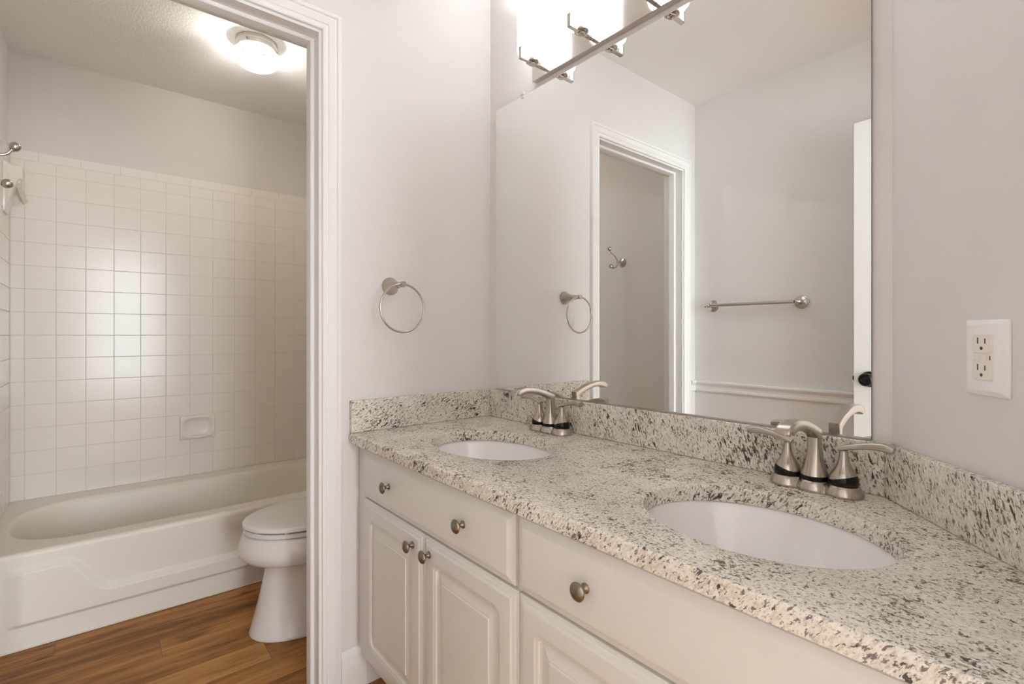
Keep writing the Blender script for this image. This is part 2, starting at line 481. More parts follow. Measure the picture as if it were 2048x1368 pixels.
# ---- doorway trim: casing, jambs and stops
CAS = [(0.0, 0.0), (0.0, 0.0085), (0.003, 0.0105), (0.010, 0.0110), (0.0135, 0.0092), (0.0165, 0.0092), (0.019, 0.0118), (0.036, 0.0140), (0.039, 0.0128),
       (0.042, 0.0128), (0.0445, 0.0165), (0.050, 0.0175), (0.0545, 0.0165), (0.056, 0.0135), (0.056, 0.0)]
def casing(bm, X, sgn, y0, y1, ztop, zbot=0.0):
    """mitred colonial casing around an opening; inner edges y0..y1, head at ztop"""
    loops = []
    for d, t in CAS:
        loops.append([Vector((X+sgn*t, y1+d, zbot)), Vector((X+sgn*t, y1+d, ztop+d)), Vector((X+sgn*t, y0-d, ztop+d)), Vector((X+sgn*t, y0-d, zbot))])
    rows = loft(bm, loops, False, False, closed=False)
    bm.faces.new([r[0] for r in rows]); bm.faces.new([r[-1] for r in rows])
trim1 = None
bm = new(); casing(bm, 0.0005, 1, DO0-0.008, DO1+0.009, DH+0.0085)
trim1 = struct('trim_1', bm, M['trim'], smooth=25)
bm = new(); casing(bm, -PT-0.0005, -1, DO0-0.008, DO1+0.009, DH+0.0085); struct('trim_2', bm, M['trim'], smooth=25)
bm = new()
for y0, y1 in ((DO1, DO1+0.0175), (DO0-0.0175, DO0)):
    box(bm, -PT, 0, y0, y1, 0, DH+0.0175)
box(bm, -PT, 0, DO0, DO1, DH, DH+0.0175)
jamb = struct('trim_3', bm, M['trim'])
bm = new()
S0, S1, ST = -0.082, -0.044, 0.0105
loops = []
for x, t in ((S0, 0.0), (S0, ST*0.8), (S0+0.002, ST), (S1-0.007, ST), (S1-0.003, ST*0.92), (S1, ST*0.6), (S1, 0)):
    loops.append([Vector((x, DO1-t, 0)), Vector((x, DO1-t, DH-t)), Vector((x, DO0+t, DH-t)), Vector((x, DO0+t, 0))])
loft(bm, loops, False, False, closed=False)
obj('door_stop', bm, M['trim'], jamb, smooth=30)

# ---- baseboards
def baseboard(name, p0, p1, n, h=0.125, t=0.0145):
    bm = new(); p0 = Vector(p0); p1 = Vector(p1); n = Vector(n)
    prof = [(0, 0), (t, 0), (t, h-0.016), (t-0.004, h-0.009), (0.006, h-0.003), (0.003, h), (0, h)]
    loft(bm, [[p + n*a + Vector((0, 0, z)) for a, z in prof] for p in (p0, p1)])
    return struct(name, bm, M['trim'], smooth=30)
baseboard('baseboard_west', (0.0005, DO1+0.0655, 0), (0.0005, -0.4605, 0), (1, 0, 0))
baseboard('baseboard_south', (0.001, SOUTH+0.0005, 0), (EASTX, SOUTH+0.0005, 0), (0, 1, 0))
baseboard('baseboard_toilet', (TUBX+0.02, ENDY-0.0005, 0), (-PT-0.001, ENDY-0.0005, 0), (0, -1, 0))

# ---- chair rail on the wall opposite the mirror, returning on the partition
RAIL = [(0, 0.797), (0.010, 0.797), (0.013, 0.803), (0.013, 0.812), (0.010, 0.816), (0.011, 0.828), (0.016, 0.836), (0.021, 0.840), (0.024, 0.846),
        (0.024, 0.853), (0.019, 0.858), (0.006, 0.860), (0, 0.860)]
bm = new()
rows = [[Vector((0.0005+d, SOUTH+0.062, z)) for d, z in RAIL], [Vector((0.0005+d, SOUTH+0.0005+d, z)) for d, z in RAIL], [Vector((EASTX-0.001, SOUTH+0.0005+d, z)) for d, z in RAIL]]
loft(bm, rows)
struct('trim_4', bm, M['trim'], smooth=25)

# ---- entry door folded back in front of the wall opposite the mirror
DX0, DX1, DY = 0.8276, 1.542, -1.355
bm = new(); box(bm, DX0, DX1, DY-0.035, DY, 0.012, 2.032)
door = struct('door_1', bm, M['door'], bevel=0.0015)
for z0, z1 in ((0.25, 0.82), (1.02, 1.88)):
    bm = new(); loops = []
    for ins, d in ((0, 0.0005), (0.004, 0.004), (0.010, 0.004), (0.016, 0.001), (0.04, 0.003)):
        loops.append([Vector((x, DY+d, z)) for x, z in rrect(DX0+0.115+ins, DX1-0.115-ins, z0+ins, z1-ins, 0.001, 2)])
    loft(bm, loops, True, True); obj('panel', bm, M['door'], door, smooth=30)
KX, KZ = 0.885, 0.9300
bm = new()
lathe(bm, (KX, DY+0.0005, KZ), (0, 1, 0), [(0.033, 0), (0.033, 0.004), (0.028, 0.010), (0.014, 0.014), (0.0115, 0.022), (0.0125, 0.030), (0.022, 0.036), (0.0275, 0.045), (0.0275, 0.052), (0.024, 0.060),
      (0.021, 0.0625), (0.0195, 0.0620), (0.0125, 0.0645), (0.0105, 0.0630), (0.006, 0.0650), (0.004, 0.0640), (0.0, 0.0645)], 36)
obj('door_knob', bm, M['black'], door, smooth=40)['label'] = 'round black door knob'
bm = new(); box(bm, DX0-0.008, DX0+0.001, DY-0.024, DY-0.012, KZ-0.009, KZ+0.009)
obj('latch', bm, M['black'], door, bevel=0.0015)

# ------------------------------------------------------------------ vanity cabinet
FF = -0.528               # face frame
DF = -0.5475              # front of doors and drawers
CABX1 = EASTX - 0.004
van = thing('vanity_cabinet', 'long off-white bathroom vanity cabinet with raised panel doors under the granite counter', 'vanity', (0.78, -0.27, 0))
yr = ANGY - 0.004
bm = new(); box(bm, 0.002, CABX1, FF, FF+0.018, 0.105, CB-0.001)
obj('face_frame', bm, M['cab'], van)
for nm, args in (('side_panel', (0.002, 0.018, FF+0.0185, -0.004, 0.0, CB-0.001)), ('side_panel', (CABX1-0.016, CABX1, FF+0.0185, yr, 0.0, CB-0.001)), ('back_panel', (0.0185, CX2-0.012, -0.012, -0.004, 0.105, CB-0.001))):
    bm = new(); box(bm, *args); obj(nm, bm, M['cab'], van)
bm = new()
poly = [(0.0185, -0.0125), (0.0185, FF+0.0185), (CABX1-0.0165, FF+0.0185), (CABX1-0.0165, yr-0.01), (CX2-0.012, -0.0125)]
loft(bm, [[Vector((x, y, z)) for x, y in poly] for z in (0.105, 0.121)])
obj('bottom_panel', bm, M['cab'], van)
bm = new(); box(bm, 0.016, CABX1, -0.460, -0.445, 0.0, 0.105); obj('toe_kick', bm, M['trim'], van)

def panel_door(x0, x1, z0, z1, name='door'):
    bm = new(); t = FF; prof = [(0.0, 0.0005, 0.001), (0.0, 0.0095, 0.001), (0.0015, 0.0115, 0.002), (0.0060, 0.0125, 0.003), (0.0085, 0.0150, 0.003), (0.0140, 0.0165, 0.003), (0.0180, 0.0192, 0.003), (0.0200, 0.0195, 0.003),
            (0.0500, 0.0195, 0.020), (0.0525, 0.0182, 0.018), (0.0540, 0.0178, 0.017), (0.0585, 0.0170, 0.014), (0.0600, 0.0130, 0.012), (0.0640, 0.0115, 0.009), (0.0680, 0.0118, 0.004),
            (0.0860, 0.0168, 0.002), (0.0885, 0.0165, 0.002), (0.0905, 0.0188, 0.002), (0.0940, 0.0190, 0.002)]
    loops = []
    for ins, d, r in prof:
        loops.append([Vector((x, t-d, z)) for x, z in rrect(x0+ins, x1-ins, z0+ins, z1-ins, r, 4)])
    loft(bm, loops, True, True)
    return obj(name, bm, M['cab'], van, smooth=14)
def drawer_front(x0, x1, z0, z1):
    bm = new(); loops = []
    for ins, d in ((0, 0.0005), (0, 0.0100), (0.002, 0.0125), (0.0055, 0.0135), (0.0075, 0.0140), (0.0155, 0.0180), (0.0175, 0.0192), (0.020, 0.0195)):
        loops.append([Vector((x, FF-d, z)) for x, z in rrect(x0+ins, x1-ins, z0+ins, z1-ins, 0.0015, 2)])
    loft(bm, loops, True, True)
    return obj('drawer_front', bm, M['cab'], van, smooth=14)
def knob(parent, x, z):
    bm = new()
    lathe(bm, (x, DF-0.0002, z), (0, -1, 0), [(0.0088, 0), (0.0088, 0.0015), (0.0070, 0.0030), (0.0048, 0.0060), (0.0045, 0.0110), (0.0062, 0.0150), (0.0135, 0.0175), (0.0158, 0.0195), (0.0158, 0.0210),
          (0.0140, 0.0235), (0.0090, 0.0262), (0.0040, 0.0272), (0.0, 0.0274)], 32)
    obj('knob', bm, M['knob'], parent, smooth=50)
ZT, ZM, ZD, ZB = 0.7655, 0.6215, 0.6150, 0.1275
d = drawer_front(0.066, 0.790, ZM, ZT); knob(d, 0.2518, 0.6940); knob(d, 0.6195, 0.6965)
d = drawer_front(0.802, 1.526, ZM, ZT); knob(d, 0.9815, 0.6965); knob(d, 1.3490, 0.6965)
d = panel_door(0.066, 0.4365, ZB, ZD); knob(d, 0.3895, 0.5765)
d = panel_door(0.4400, 0.801, ZB, ZD); knob(d, 0.4720, 0.5785)
d = panel_door(0.8035, 1.163, ZB, ZD); knob(d, 1.1310, 0.5780)
d = panel_door(1.1665, 1.526, ZB, ZD); knob(d, 1.1985, 0.5780)

# ------------------------------------------------------------------ granite counter
SINKS = [(0.412, -0.3075, 0.208, 0.155), (1.158, -0.3140, 0.196, 0.160)]
top = thing('countertop', 'long speckled cream granite counter with backsplash and two oval sink cutouts', 'counter', (0.78, -0.28, CT))
bm = new()
outline = [(0.002, CFY), (EASTX-0.003, CFY), (EASTX-0.003, ANGY-0.003), (CX2-0.003, -0.002), (0.002, -0.002)]
NSEG = 72
def ring(cx, cy, a, b, z): return [Vector((cx+a*math.cos(2*math.pi*i/NSEG), cy+b*math.sin(2*math.pi*i/NSEG), z)) for i in range(NSEG)]
EB = 0.0045
for z, sgn in ((CT, 1), (CB, -1)):
    edges = []; ins = EB if sgn > 0 else 0.0015
    poly = [(0.002, CFY+ins), (EASTX-0.003, CFY+ins), (EASTX-0.003, ANGY-0.003), (CX2-0.003, -0.002), (0.002, -0.002)]
    vs = [bm.verts.new((x, y, z)) for x, y in poly]
    edges += [bm.edges.new((vs[i], vs[(i+1) % len(vs)])) for i in range(len(vs))]
    for cx, cy, a, b in SINKS:
        k = 0.004 if sgn > 0 else 0
        rv = [bm.verts.new(p) for p in ring(cx, cy, a+k, b+k, z)]
        edges += [bm.edges.new((rv[i], rv[(i+1) % NSEG])) for i in range(NSEG)]
    bmesh.ops.triangle_fill(bm, use_beauty=True, edges=edges, normal=(0, 0, sgn))
for cx, cy, a, b in SINKS:                                # polished walls of the cutouts
    loops = [ring(cx, cy, a+k, b+k, z) for k, z in ((0.004, CT), (0.0018, CT-0.0006), (0.0005, CT-0.0022), (0, CT-0.0045), (0, CB))]
    loft(bm, loops, False, False)
prof = [(EB, 0.0)] + [(EB*(1-math.sin(math.radians(a))), EB*(1-math.cos(math.radians(a)))) for a in (18, 36, 54, 72, 90)] + [(0.0, 0.031-0.0015), (0.0015, 0.031)]
rows = [[Vector((x, CFY+i, CT-dz)) for i, dz in prof] for x in (0.002, EASTX-0.003)]
loft(bm, rows, False, False, closed=False)
bm.faces.new([bm.verts.new(p) for p in rows[0]] + [bm.verts.new((0.002, -0.002, CB)), bm.verts.new((0.002, -0.002, CT))])
for a, b in ((1, 2), (2, 3), (3, 4)):
    (xa, ya), (xb, yb) = outline[a], outline[b]
    bm.faces.new([bm.verts.new(p) for p in ((xa, ya, CB), (xb, yb, CB), (xb, yb, CT), (xa, ya, CT))])
bmesh.ops.remove_doubles(bm, verts=bm.verts[:], dist=1e-5)
obj('slab', bm, M['gr_top'], top, smooth=35)
Z0 = CT + 0.0004
# splash on the mirror wall
bm = new()
cq = 0.02/math.tan((math.pi-ANG)/2)                        # where the angled splash meets it
poly = [(0.0205, -0.02), (CX2 - 0.02*math.tan(ANG/2), -0.02), (CX2-0.001, -0.0015), (0.0205, -0.0015)]
loft(bm, [[Vector((x, y, z)) for x, y in poly] for z in (Z0, BS)])
obj('backsplash', bm, M['gr_north'], top, bevel=0.002)
bm = new(); box(bm, 0.0015, 0.02, CFY+0.003, -0.0015, Z0, BS); obj('side_splash', bm, M['gr_west'], top, bevel=0.002)
bm = new()
p0 = Vector((CX2, 0, 0)); L_ = (EASTX-CX2)/math.cos(ANG)
pts = [p0 + AN*0.0015 + AD*0.001, p0 + AN*0.0015 + AD*(L_-0.004), p0 + AN*0.02 + AD*(L_-0.004-0.02/math.tan(ANG)*0.0-0.024), p0 + AN*0.02 + AD*(0.02*math.tan(ANG/2)+0.0006)]
loft(bm, [[Vector((p.x, p.y, z)) for p in pts] for z in (Z0, BS)])
obj('side_splash', bm, M['gr_ang'], top, bevel=0.002)

# ------------------------------------------------------------------ undermount sinks
def sink(cx, cy, a, b, label):
    t = thing('sink', label, 'sink', (cx, cy, CB-0.15), 'undermount sinks')
    bm = new(); zr = CB - 0.0006
    prof = [(0.024, 0.0), (0.006, 0.0), (0.003, -0.003), (0.000, -0.012), (-0.012, -0.045), (-0.035, -0.090), (-0.070, -0.122), (-0.105, -0.138), (-0.130, -0.1425)]
    loops = [ring(cx, cy, a+k, b+k, zr+z) for k, z in prof]
    outer = [ring(cx, cy, a+k, b+k, zr+z) for k, z in ((-0.128, -0.150), (-0.060, -0.135), (-0.022, -0.10), (0.008, -0.045), (0.012, -0.012), (0.024, -0.010))]
    loft(bm, outer[:1] + outer[1:] + loops, True, True)
    obj('basin', bm, M['porc'], t, smooth=50)
    bm = new(); lathe(bm, (cx, cy, zr-0.1423), (0, 0, 1), [(0.022, 0), (0.022, 0.002), (0.017, 0.003), (0.016, 0.001), (0.0, 0.0012)], 24)
    obj('drain', bm, M['nickel'], t, smooth=40)
sink(*SINKS[0], 'white oval undermount sink in the counter end below the towel ring')
sink(*SINKS[1], 'white oval undermount sink in the counter end below the power outlet')

# ------------------------------------------------------------------ faucets
def bell(bm, x, y, z0, prof): lathe(bm, (x, y, z0), (0, 0, 1), prof, 40)
def sect(c, tang, hx, ht, e, n=28):
    """superellipse section; tang = (dy, dz) of the path, hx half width along x, ht half thickness"""
    t = Vector((0, tang[0], tang[1])).normalized(); nrm = Vector((0, -t.z, t.y)); ux = Vector((1, 0, 0)); out = []
    for i in range(n):
        a = 2*math.pi*i/n; ca, sa = math.cos(a), math.sin(a)
        out.append(Vector(c) + ux*(hx*math.copysign(abs(ca)**(2/e), ca)) + nrm*(ht*math.copysign(abs(sa)**(2/e), sa)))
    return out
def faucet(cx, cy, label):
    z = CT
    t = thing('faucet', label, 'faucet', (cx, cy, z), 'two handle faucets')
    # scalloped base plate
    bm = new(); loops = []; N = 120
    def halfd(x, r):
        w = 0.0
        k = 0.0
        for xi in (-0.051, 0.0, 0.051):
            q = r*r-(x-xi)**2
            if q > 0: k += math.sqrt(q)**8
        return k**(1/8) if k > 0 else 0.0
    for r, h in ((0.0325, 0.0004), (0.0335, 0.002), (0.0330, 0.006), (0.0305, 0.013), (0.0275, 0.0185), (0.0262, 0.0205), (0.0250, 0.021)):
        e = 0.051 + r; pts = []
        for i in range(N):
            a = 2*math.pi*i/N; x = e*math.cos(a)
            x = math.copysign(min(abs(x), e-1e-6), x)
            pts.append(Vector((cx+x, cy+math.copysign(halfd(x, r), math.sin(a)), z+h)))
        loops.append(pts)
    loft(bm, loops); obj('base_plate', bm, M['nickel'], t, smooth=40)
    # handles: slanted black skirt, bell body, lever
    hp = [(0.0240, 0.0), (0.0250, 0.004), (0.0248, 0.010), (0.0228, 0.018), (0.0188, 0.0255), (0.0142, 0.033), (0.0108, 0.041), (0.0087, 0.049), (0.0076, 0.057), (0.0072, 0.0615), (0.0070, 0.0625)]
    for s in (-1, 1):
        hx = cx + s*0.051; hz = z + 0.0212
        for part in ('skirt', 'handle'):
            bm = new(); bell(bm, hx, cy, hz, hp)
            pn = Vector((-s*0.30, 0.05, 1)).normalized(); pc = Vector((hx, cy, hz+0.0135))
            bmesh.ops.bisect_plane(bm, geom=bm.verts[:]+bm.edges[:]+bm.faces[:], plane_co=pc, plane_no=pn, clear_outer=(part == 'skirt'), clear_inner=(part == 'handle'))
            hole = [e for e in bm.edges if e.is_boundary]
            if hole: bmesh.ops.holes_fill(bm, edges=hole)
            o = obj(part, bm, M['black'] if part == 'skirt' else M['nickel'], t, smooth=40)
            if part == 'skirt': o['label'] = 'slanted black band at the foot of the handle'
            else: hbody = o
        # lever: a blade that sweeps outward and flares
        bm = new(); zt = hz + 0.0632
        lathe(bm, (hx, cy, hz+0.0615), (0, 0, 1), [(0.0068, 0), (0.0068, 0.004)], 24)
        path = [(-0.0095, 0.0045, 0.0080, 0.0042), (0.000, 0.0070, 0.0085, 0.0048), (0.014, 0.0112, 0.0072, 0.0052), (0.030, 0.0152, 0.0072, 0.0058), (0.048, 0.0182, 0.0082, 0.0066), (0.062, 0.0188, 0.0098, 0.0076), (0.072, 0.0178, 0.0108, 0.0080), (0.0795, 0.0160, 0.0108, 0.0070)]
        loops = []
        for i, (dx, dz, hw, th) in enumerate(path):
            a = path[max(i-1, 0)]; b = path[min(i+1, len(path)-1)]
            tx, tz = b[0]-a[0], b[1]-a[1]; l = math.hypot(tx, tz); nx, nz = -tz/l, tx/l
            pts = []
            for k in range(20):
                q = 2*math.pi*k/20; ca, sa = math.cos(q), math.sin(q)
                u = hw*math.copysign(abs(ca)**0.55, ca); v = th*math.copysign(abs(sa)**0.55, sa)
                pts.append(Vector((hx + s*(dx + nx*v), cy + u, zt + dz + nz*v)))
            loops.append(pts)
        loft(bm, loops); obj('lever', bm, M['nickel'], hbody, smooth=40)
    # spout
    bm = new(); bell(bm, cx, cy, z+0.0212, [(0.0240, 0.0), (0.0248, 0.004), (0.0246, 0.0095)]); o = obj('skirt', bm, M['black'], t, smooth=40)
    bm = new()
    S = [((0, 0.0300), (0, 1), 0.0250, 0.0250, 2.0), ((0, 0.0360), (0, 1), 0.0240, 0.0240, 2.0), ((0, 0.0450), (0, 1), 0.0206, 0.0206, 2.1), ((0, 0.0560), (0, 1), 0.0170, 0.0172, 2.4), ((0, 0.0700), (0, 1), 0.0138, 0.0144, 3.0),
         ((0, 0.0850), (0, 1), 0.0117, 0.0128, 4.0), ((0, 0.0980), (0.0, 1), 0.0108, 0.0122, 5.0), ((0.0, 0.1060), (0.0, 1), 0.0106, 0.0121, 6.0), ((0.0, 0.1125), (-0.62, 1), 0.0106, 0.0148, 7.0), ((-0.0120, 0.1185), (-1, 0.50), 0.0107, 0.0098, 7.0),
         ((-0.0340, 0.1275), (-1, 0.36), 0.0110, 0.0090, 6.0), ((-0.0600, 0.1355), (-1, 0.26), 0.0116, 0.0086, 6.0), ((-0.0880, 0.1408), (-1, 0.10), 0.0124, 0.0088, 6.0), ((-0.1120, 0.1410), (-1, -0.12), 0.0132, 0.0098, 5.5),
         ((-0.1300, 0.1378), (-1, -0.45), 0.0140, 0.0115, 5.0), ((-0.1395, 0.1335), (-0.8, -0.9), 0.0146, 0.0122, 5.5), ((-0.1428, 0.1298), (-0.35, -1), 0.0146, 0.0122, 5.5), ((-0.1436, 0.1278), (-0.2, -1), 0.0142, 0.0118, 5.5)]
    loft(bm, [sect((cx, cy+c[0], z+c[1]), tg, hx, ht, e) for c, tg, hx, ht, e in S])
    obj('spout', bm, M['nickel'], t, smooth=45)
    bm = new(); lathe(bm, (cx, cy-0.1420, z+0.1279), (0, -0.2, -1), [(0.0080, 0), (0.0080, 0.0015), (0.006, 0.0015), (0.0, 0.001)], 20)
    obj('aerator', bm, M['nickel'], t, smooth=40)
faucet(0.4010, -0.066, 'brushed nickel two-handle faucet at the sink near the towel ring')
faucet(1.1600, -0.066, 'brushed nickel two-handle faucet at the sink near the power outlet')

# ------------------------------------------------------------------ mirror
mir = thing('mirror', 'large frameless wall mirror above the granite backsplash', 'mirror', (0.6417, 0, 0.911))
MX0, MX1, MZ0, MZ1 = 0.0434, 1.2400, 0.9125, 1.9695
bm = new(); box(bm, MX0, MX1, -0.0065, -0.0006, MZ0, MZ1, 1)
for f in bm.faces:
    if f.calc_center_median().y < -0.006: f.material_index = 0
obj('glass', bm, [M['mirror'], M['mirror_edge']], mir)
bm = new(); box(bm, MX0, MX1, -0.0085, -0.0068, MZ0-0.0005, MZ0+0.0025); box(bm, MX0, MX1, -0.0085, -0.0006, MZ0-0.0018, MZ0-0.0007)
obj('channel', bm, M['channel'], mir)
for x in (0.1975, 1.086):
    bm = new(); box(bm, x-0.007, x+0.007, -0.0095, -0.0068, MZ1-0.008, MZ1+0.004); box(bm, x-0.007, x+0.007, -0.0095, -0.0006, MZ1+0.0005, MZ1+0.012)
    lathe(bm, (x, -0.0096, MZ1+0.006), (0, -1, 0), [(0.003, 0), (0.003, 0.0012), (0.0, 0.0016)], 12)
    obj('clip', bm, M['clear'], mir, bevel=0.001)

# ------------------------------------------------------------------ vanity light bar
vl = thing('vanity_light', 'polished nickel bar light with white cylinder glass shades above the mirror', 'light', (0.648, 0, 1.990))
PX0, PX1, PZ0, PZ1, PY = 0.2645, 1.0315, 1.9900, 2.0985, -0.021
bm = new(); loops = []
for ins, y in ((0.0, -0.0006), (0.0, PY+0.001), (0.001, PY)):
    loops.append([Vector((x, y, zz)) for x, zz in ((PX0+ins, PZ0+ins), (PX1-ins, PZ0+ins), (PX1-ins, PZ1-ins), (PX0+ins, PZ1-ins))])
loft(bm, loops); obj('back_plate', bm, M['polish'], vl)
LY = -0.0745
for lx in (0.3250, 0.5404, 0.7558, 0.9712):
    bm = new()
    # flat arm under the shade, turned up at its front end
    bar = [(PY+0.0005, 2.0095), (-0.124, 2.0095), (-0.1255, 2.0455)]
    box(bm, lx-0.0065, lx+0.0065, -0.1265, PY-0.0005, 2.0065, 2.0115)
    box(bm, lx-0.0065, lx+0.0065, -0.1285, -0.1245, 2.0065, 2.0460)
    lathe(bm, (lx, LY, 2.0062), (0, 0, -1), [(0.012, 0), (0.012, 0.002), (0.004, 0.0045), (0.0, 0.0045)], 24)
    bm2 = new(); ball(bm2, (lx, LY, 2.1050), 0.0200, squash=(1, 1, 1.3)); lathe(bm2, (lx, LY, 2.0485), (0, 0, 1), [(0.012, 0), (0.012, 0.034)], 16)
    obj('bulb', bm2, M['vbulb'], vl, smooth=60)
    arm = obj('arm', bm, M['polish'], vl, bevel=0.0008)
    bm = new(); lathe(bm, (lx, LY, 2.0118), (0, 0, 1), [(0.020, 0), (0.0215, 0.001), (0.0215, 0.010), (0.017, 0.014)], 32)
    obj('socket_cup', bm, M['satin'], arm, smooth=40)
    bm = new(); lathe(bm, (lx, LY, 2.0200), (0, 0, 1), [(0.019, 0.003), (0.030, 0.005), (0.040, 0.010), (0.0465, 0.018), (0.0495, 0.030), (0.0495, 0.148), (0.0470, 0.149), (0.0462, 0.146), (0.0455, 0.030), (0.0, 0.028)], 48, True, True)
    obj('glass_shade', bm, M['shade'], vl, smooth=40)['label'] = 'glowing white frosted cylinder shade'

# ------------------------------------------------------------------ towel ring
tr = thing('towel_ring', 'brushed nickel towel ring on the wall beside the mirror', 'towel ring', (0.0005, -0.4215, 1.279))
RY, RZ = -0.4215, 1.2795
bm = new(); lathe(bm, (0.0006, RY, RZ), (1, 0, 0), [(0.0295, 0), (0.0295, 0.003), (0.0265, 0.008), (0.0195, 0.020), (0.0145, 0.034), (0.0115, 0.046), (0.0105, 0.054), (0.0100, 0.0545), (0.0100, 0.062), (0.0085, 0.0625)], 40)
obj('mount', bm, M['nickel'], tr, smooth=40)
bm = new(); lathe(bm, (0.0631, RY, RZ), (1, 0, 0), [(0.0088, 0), (0.0088, 0.024), (0.0098, 0.0245), (0.0098, 0.034), (0.0088, 0.035), (0.0, 0.035)], 32)
obj('post', bm, M['nickel'], tr, smooth=40)
bm = new(); R_ = 0.0765
tube(bm, [(0.0905, RY + R_*math.sin(2*math.pi*i/72), RZ - R_ + R_*math.cos(2*math.pi*i/72)) for i in range(72)], 0.0036, 12, closed=True)
obj('ring', bm, M['satin'], tr, smooth=60)

# ------------------------------------------------------------------ towel bar opposite the mirror
TBZ = 1.279
tb = thing('towel_bar', 'horizontal satin nickel towel bar on the wall reflected in the mirror', 'towel bar', (0.342, SOUTH, TBZ))
for x in (0.1135, 0.5705):
    bm = new()
    lathe(bm, (x, SOUTH+0.0006, TBZ), (0, 1, 0), [(0.0335, 0), (0.0335, 0.003), (0.0300, 0.005), (0.0285, 0.005), (0.0270, 0.009), (0.0200, 0.011), (0.0120, 0.014), (0.0085, 0.022), (0.0080, 0.040), (0.0110, 0.0475)], 36)
    ball(bm, (x, SOUTH+0.0575, TBZ), 0.0120)
    s = -1 if x < 0.3 else 1
    lathe(bm, (x+s*0.010, SOUTH+0.0575, TBZ), (s, 0, 0), [(0.0080, 0), (0.0095, 0.003), (0.0065, 0.006), (0.0050, 0.008), (0.0085, 0.011), (0.0085, 0.014), (0.0045, 0.017), (0.0, 0.0175)], 24)
    obj('bracket', bm, M['satin'], tb, smooth=40)
bm = new(); lathe(bm, (0.126, SOUTH+0.0575, TBZ), (1, 0, 0), [(0.0085, 0), (0.0085, 0.432)], 24); obj('bar', bm, M['satin'], tb, smooth=40)

# ------------------------------------------------------------------ robe hook in the toilet room
HX, HZ = -0.5150, 1.5925
hk = thing('robe_hook', 'double satin nickel robe hook with ball ends on the toilet room wall', 'hook', (HX, SOUTH, HZ))
bm = new(); lathe(bm, (HX, SOUTH+0.0006, HZ), (0, 1, 0), [(0.0305, 0), (0.0305, 0.003), (0.0280, 0.0045), (0.0265, 0.0045), (0.0240, 0.010), (0.0160, 0.013), (0.0080, 0.016), (0.0055, 0.024), (0.0055, 0.050)], 32)
ball(bm, (HX, SOUTH+0.053, HZ), 0.0085)
obj('rosette', bm, M['satin'], hk, smooth=40)
for pts, tip in (([(HX, SOUTH+0.056, HZ+0.005), (HX, SOUTH+0.066, HZ+0.022), (HX, SOUTH+0.090, HZ+0.040), (HX, SOUTH+0.117, HZ+0.052), (HX, SOUTH+0.128, HZ+0.066)], (HX, SOUTH+0.1350, HZ+0.0765)),
                 ([(HX, SOUTH+0.056, HZ-0.006), (HX, SOUTH+0.060, HZ-0.024), (HX, SOUTH+0.075, HZ-0.040), (HX, SOUTH+0.097, HZ-0.044)], (HX, SOUTH+0.1185, HZ-0.0345))):
    bm = new(); sp = spline(pts, 8); tube(bm, sp, [0.0048 - 0.0012*i/len(sp) for i in range(len(sp))], 12)
    d = (Vector(tip) - Vector(pts[-1])).normalized()
    lathe(bm, Vector(pts[-1]) - d*0.003, d, [(0.0040, 0), (0.0068, 0.001), (0.0068, 0.003), (0.0052, 0.004), (0.0078, 0.0055), (0.0060, 0.0075)], 20)
    lathe(bm, Vector(tip) - d*0.0135, d, [(0.004, 0), (0.0095, 0.003), (0.0125, 0.008), (0.0135, 0.0145), (0.0120, 0.021), (0.0080, 0.0255), (0.0, 0.0275)], 24)
    obj('prong', bm, M['satin'], hk, smooth=50)

# ------------------------------------------------------------------ GFCI outlet on the angled wall
oz = 1.0845
oc = Vector((CX2, 0, oz)) + AD*0.2305
ou = thing('power_outlet', 'white rectangular power outlet plate on the wall right of the mirror', 'outlet', oc)
up = Vector((0, 0, 1))
def oloop(w, h, d, r=0.002): return [oc + AD*a + up*b + AN*d for a, b in rrect(-w/2, w/2, -h/2, h/2, r, 3)]
bm = new(); loft(bm, [oloop(0.0785, 0.1115, 0.0006), oloop(0.0785, 0.1115, 0.0020), oloop(0.0775, 0.1105, 0.0032), oloop(0.0640, 0.0990, 0.0066, 0.003), oloop(0.0620, 0.0970, 0.0070, 0.003)])
obj('cover_plate', bm, M['plate'], ou, smooth=25)
bm = new(); loft(bm, [oloop(0.0365, 0.0670, 0.0060), oloop(0.0365, 0.0670, 0.0078), oloop(0.0355, 0.0660, 0.0084)])
for zc_ in (0.0195, -0.0195):                             # the two raised sockets
    f0 = oc + up*zc_
    def sl(w, h, d): return [f0 + AD*a + up*b + AN*d for a, b in rrect(-w/2, w/2, -h/2, h/2, 0.003, 3)]
    loft(bm, [sl(0.0345, 0.0255, 0.0080), sl(0.0345, 0.0255, 0.0095), sl(0.0335, 0.0245, 0.0102)])
    for a, hh in ((-0.0068, 0.0090), (0.0068, 0.0075)):
        basis_box(bm, f0, AD, up, AN, a-0.0012, a+0.0012, 0.0010, 0.0010+hh, 0.0100, 0.01035, 1)
    lathe(bm, f0 - up*0.0058 + AN*0.0100, AN, [(0.0026, 0), (0.0026, 0.0004)], 16, mi=1)
obj('receptacle', bm, [M['almond'], M['slot']], ou, smooth=25)['label'] = 'light almond sockets with dark slots'
for a0, a1 in ((-0.0160, -0.0040), (-0.0030, 0.0085)):
    bm = new(); basis_box(bm, oc, AD, up, AN, a0, a1, -0.0045, 0.0045, 0.0084, 0.0098); obj('button', bm, M['almond'], ou, bevel=0.0005)
bm = new(); basis_box(bm, oc, AD, up, AN, 0.0125, 0.0142, -0.0030, 0.0030, 0.0084, 0.0090); obj('indicator', bm, M['slot'], ou)
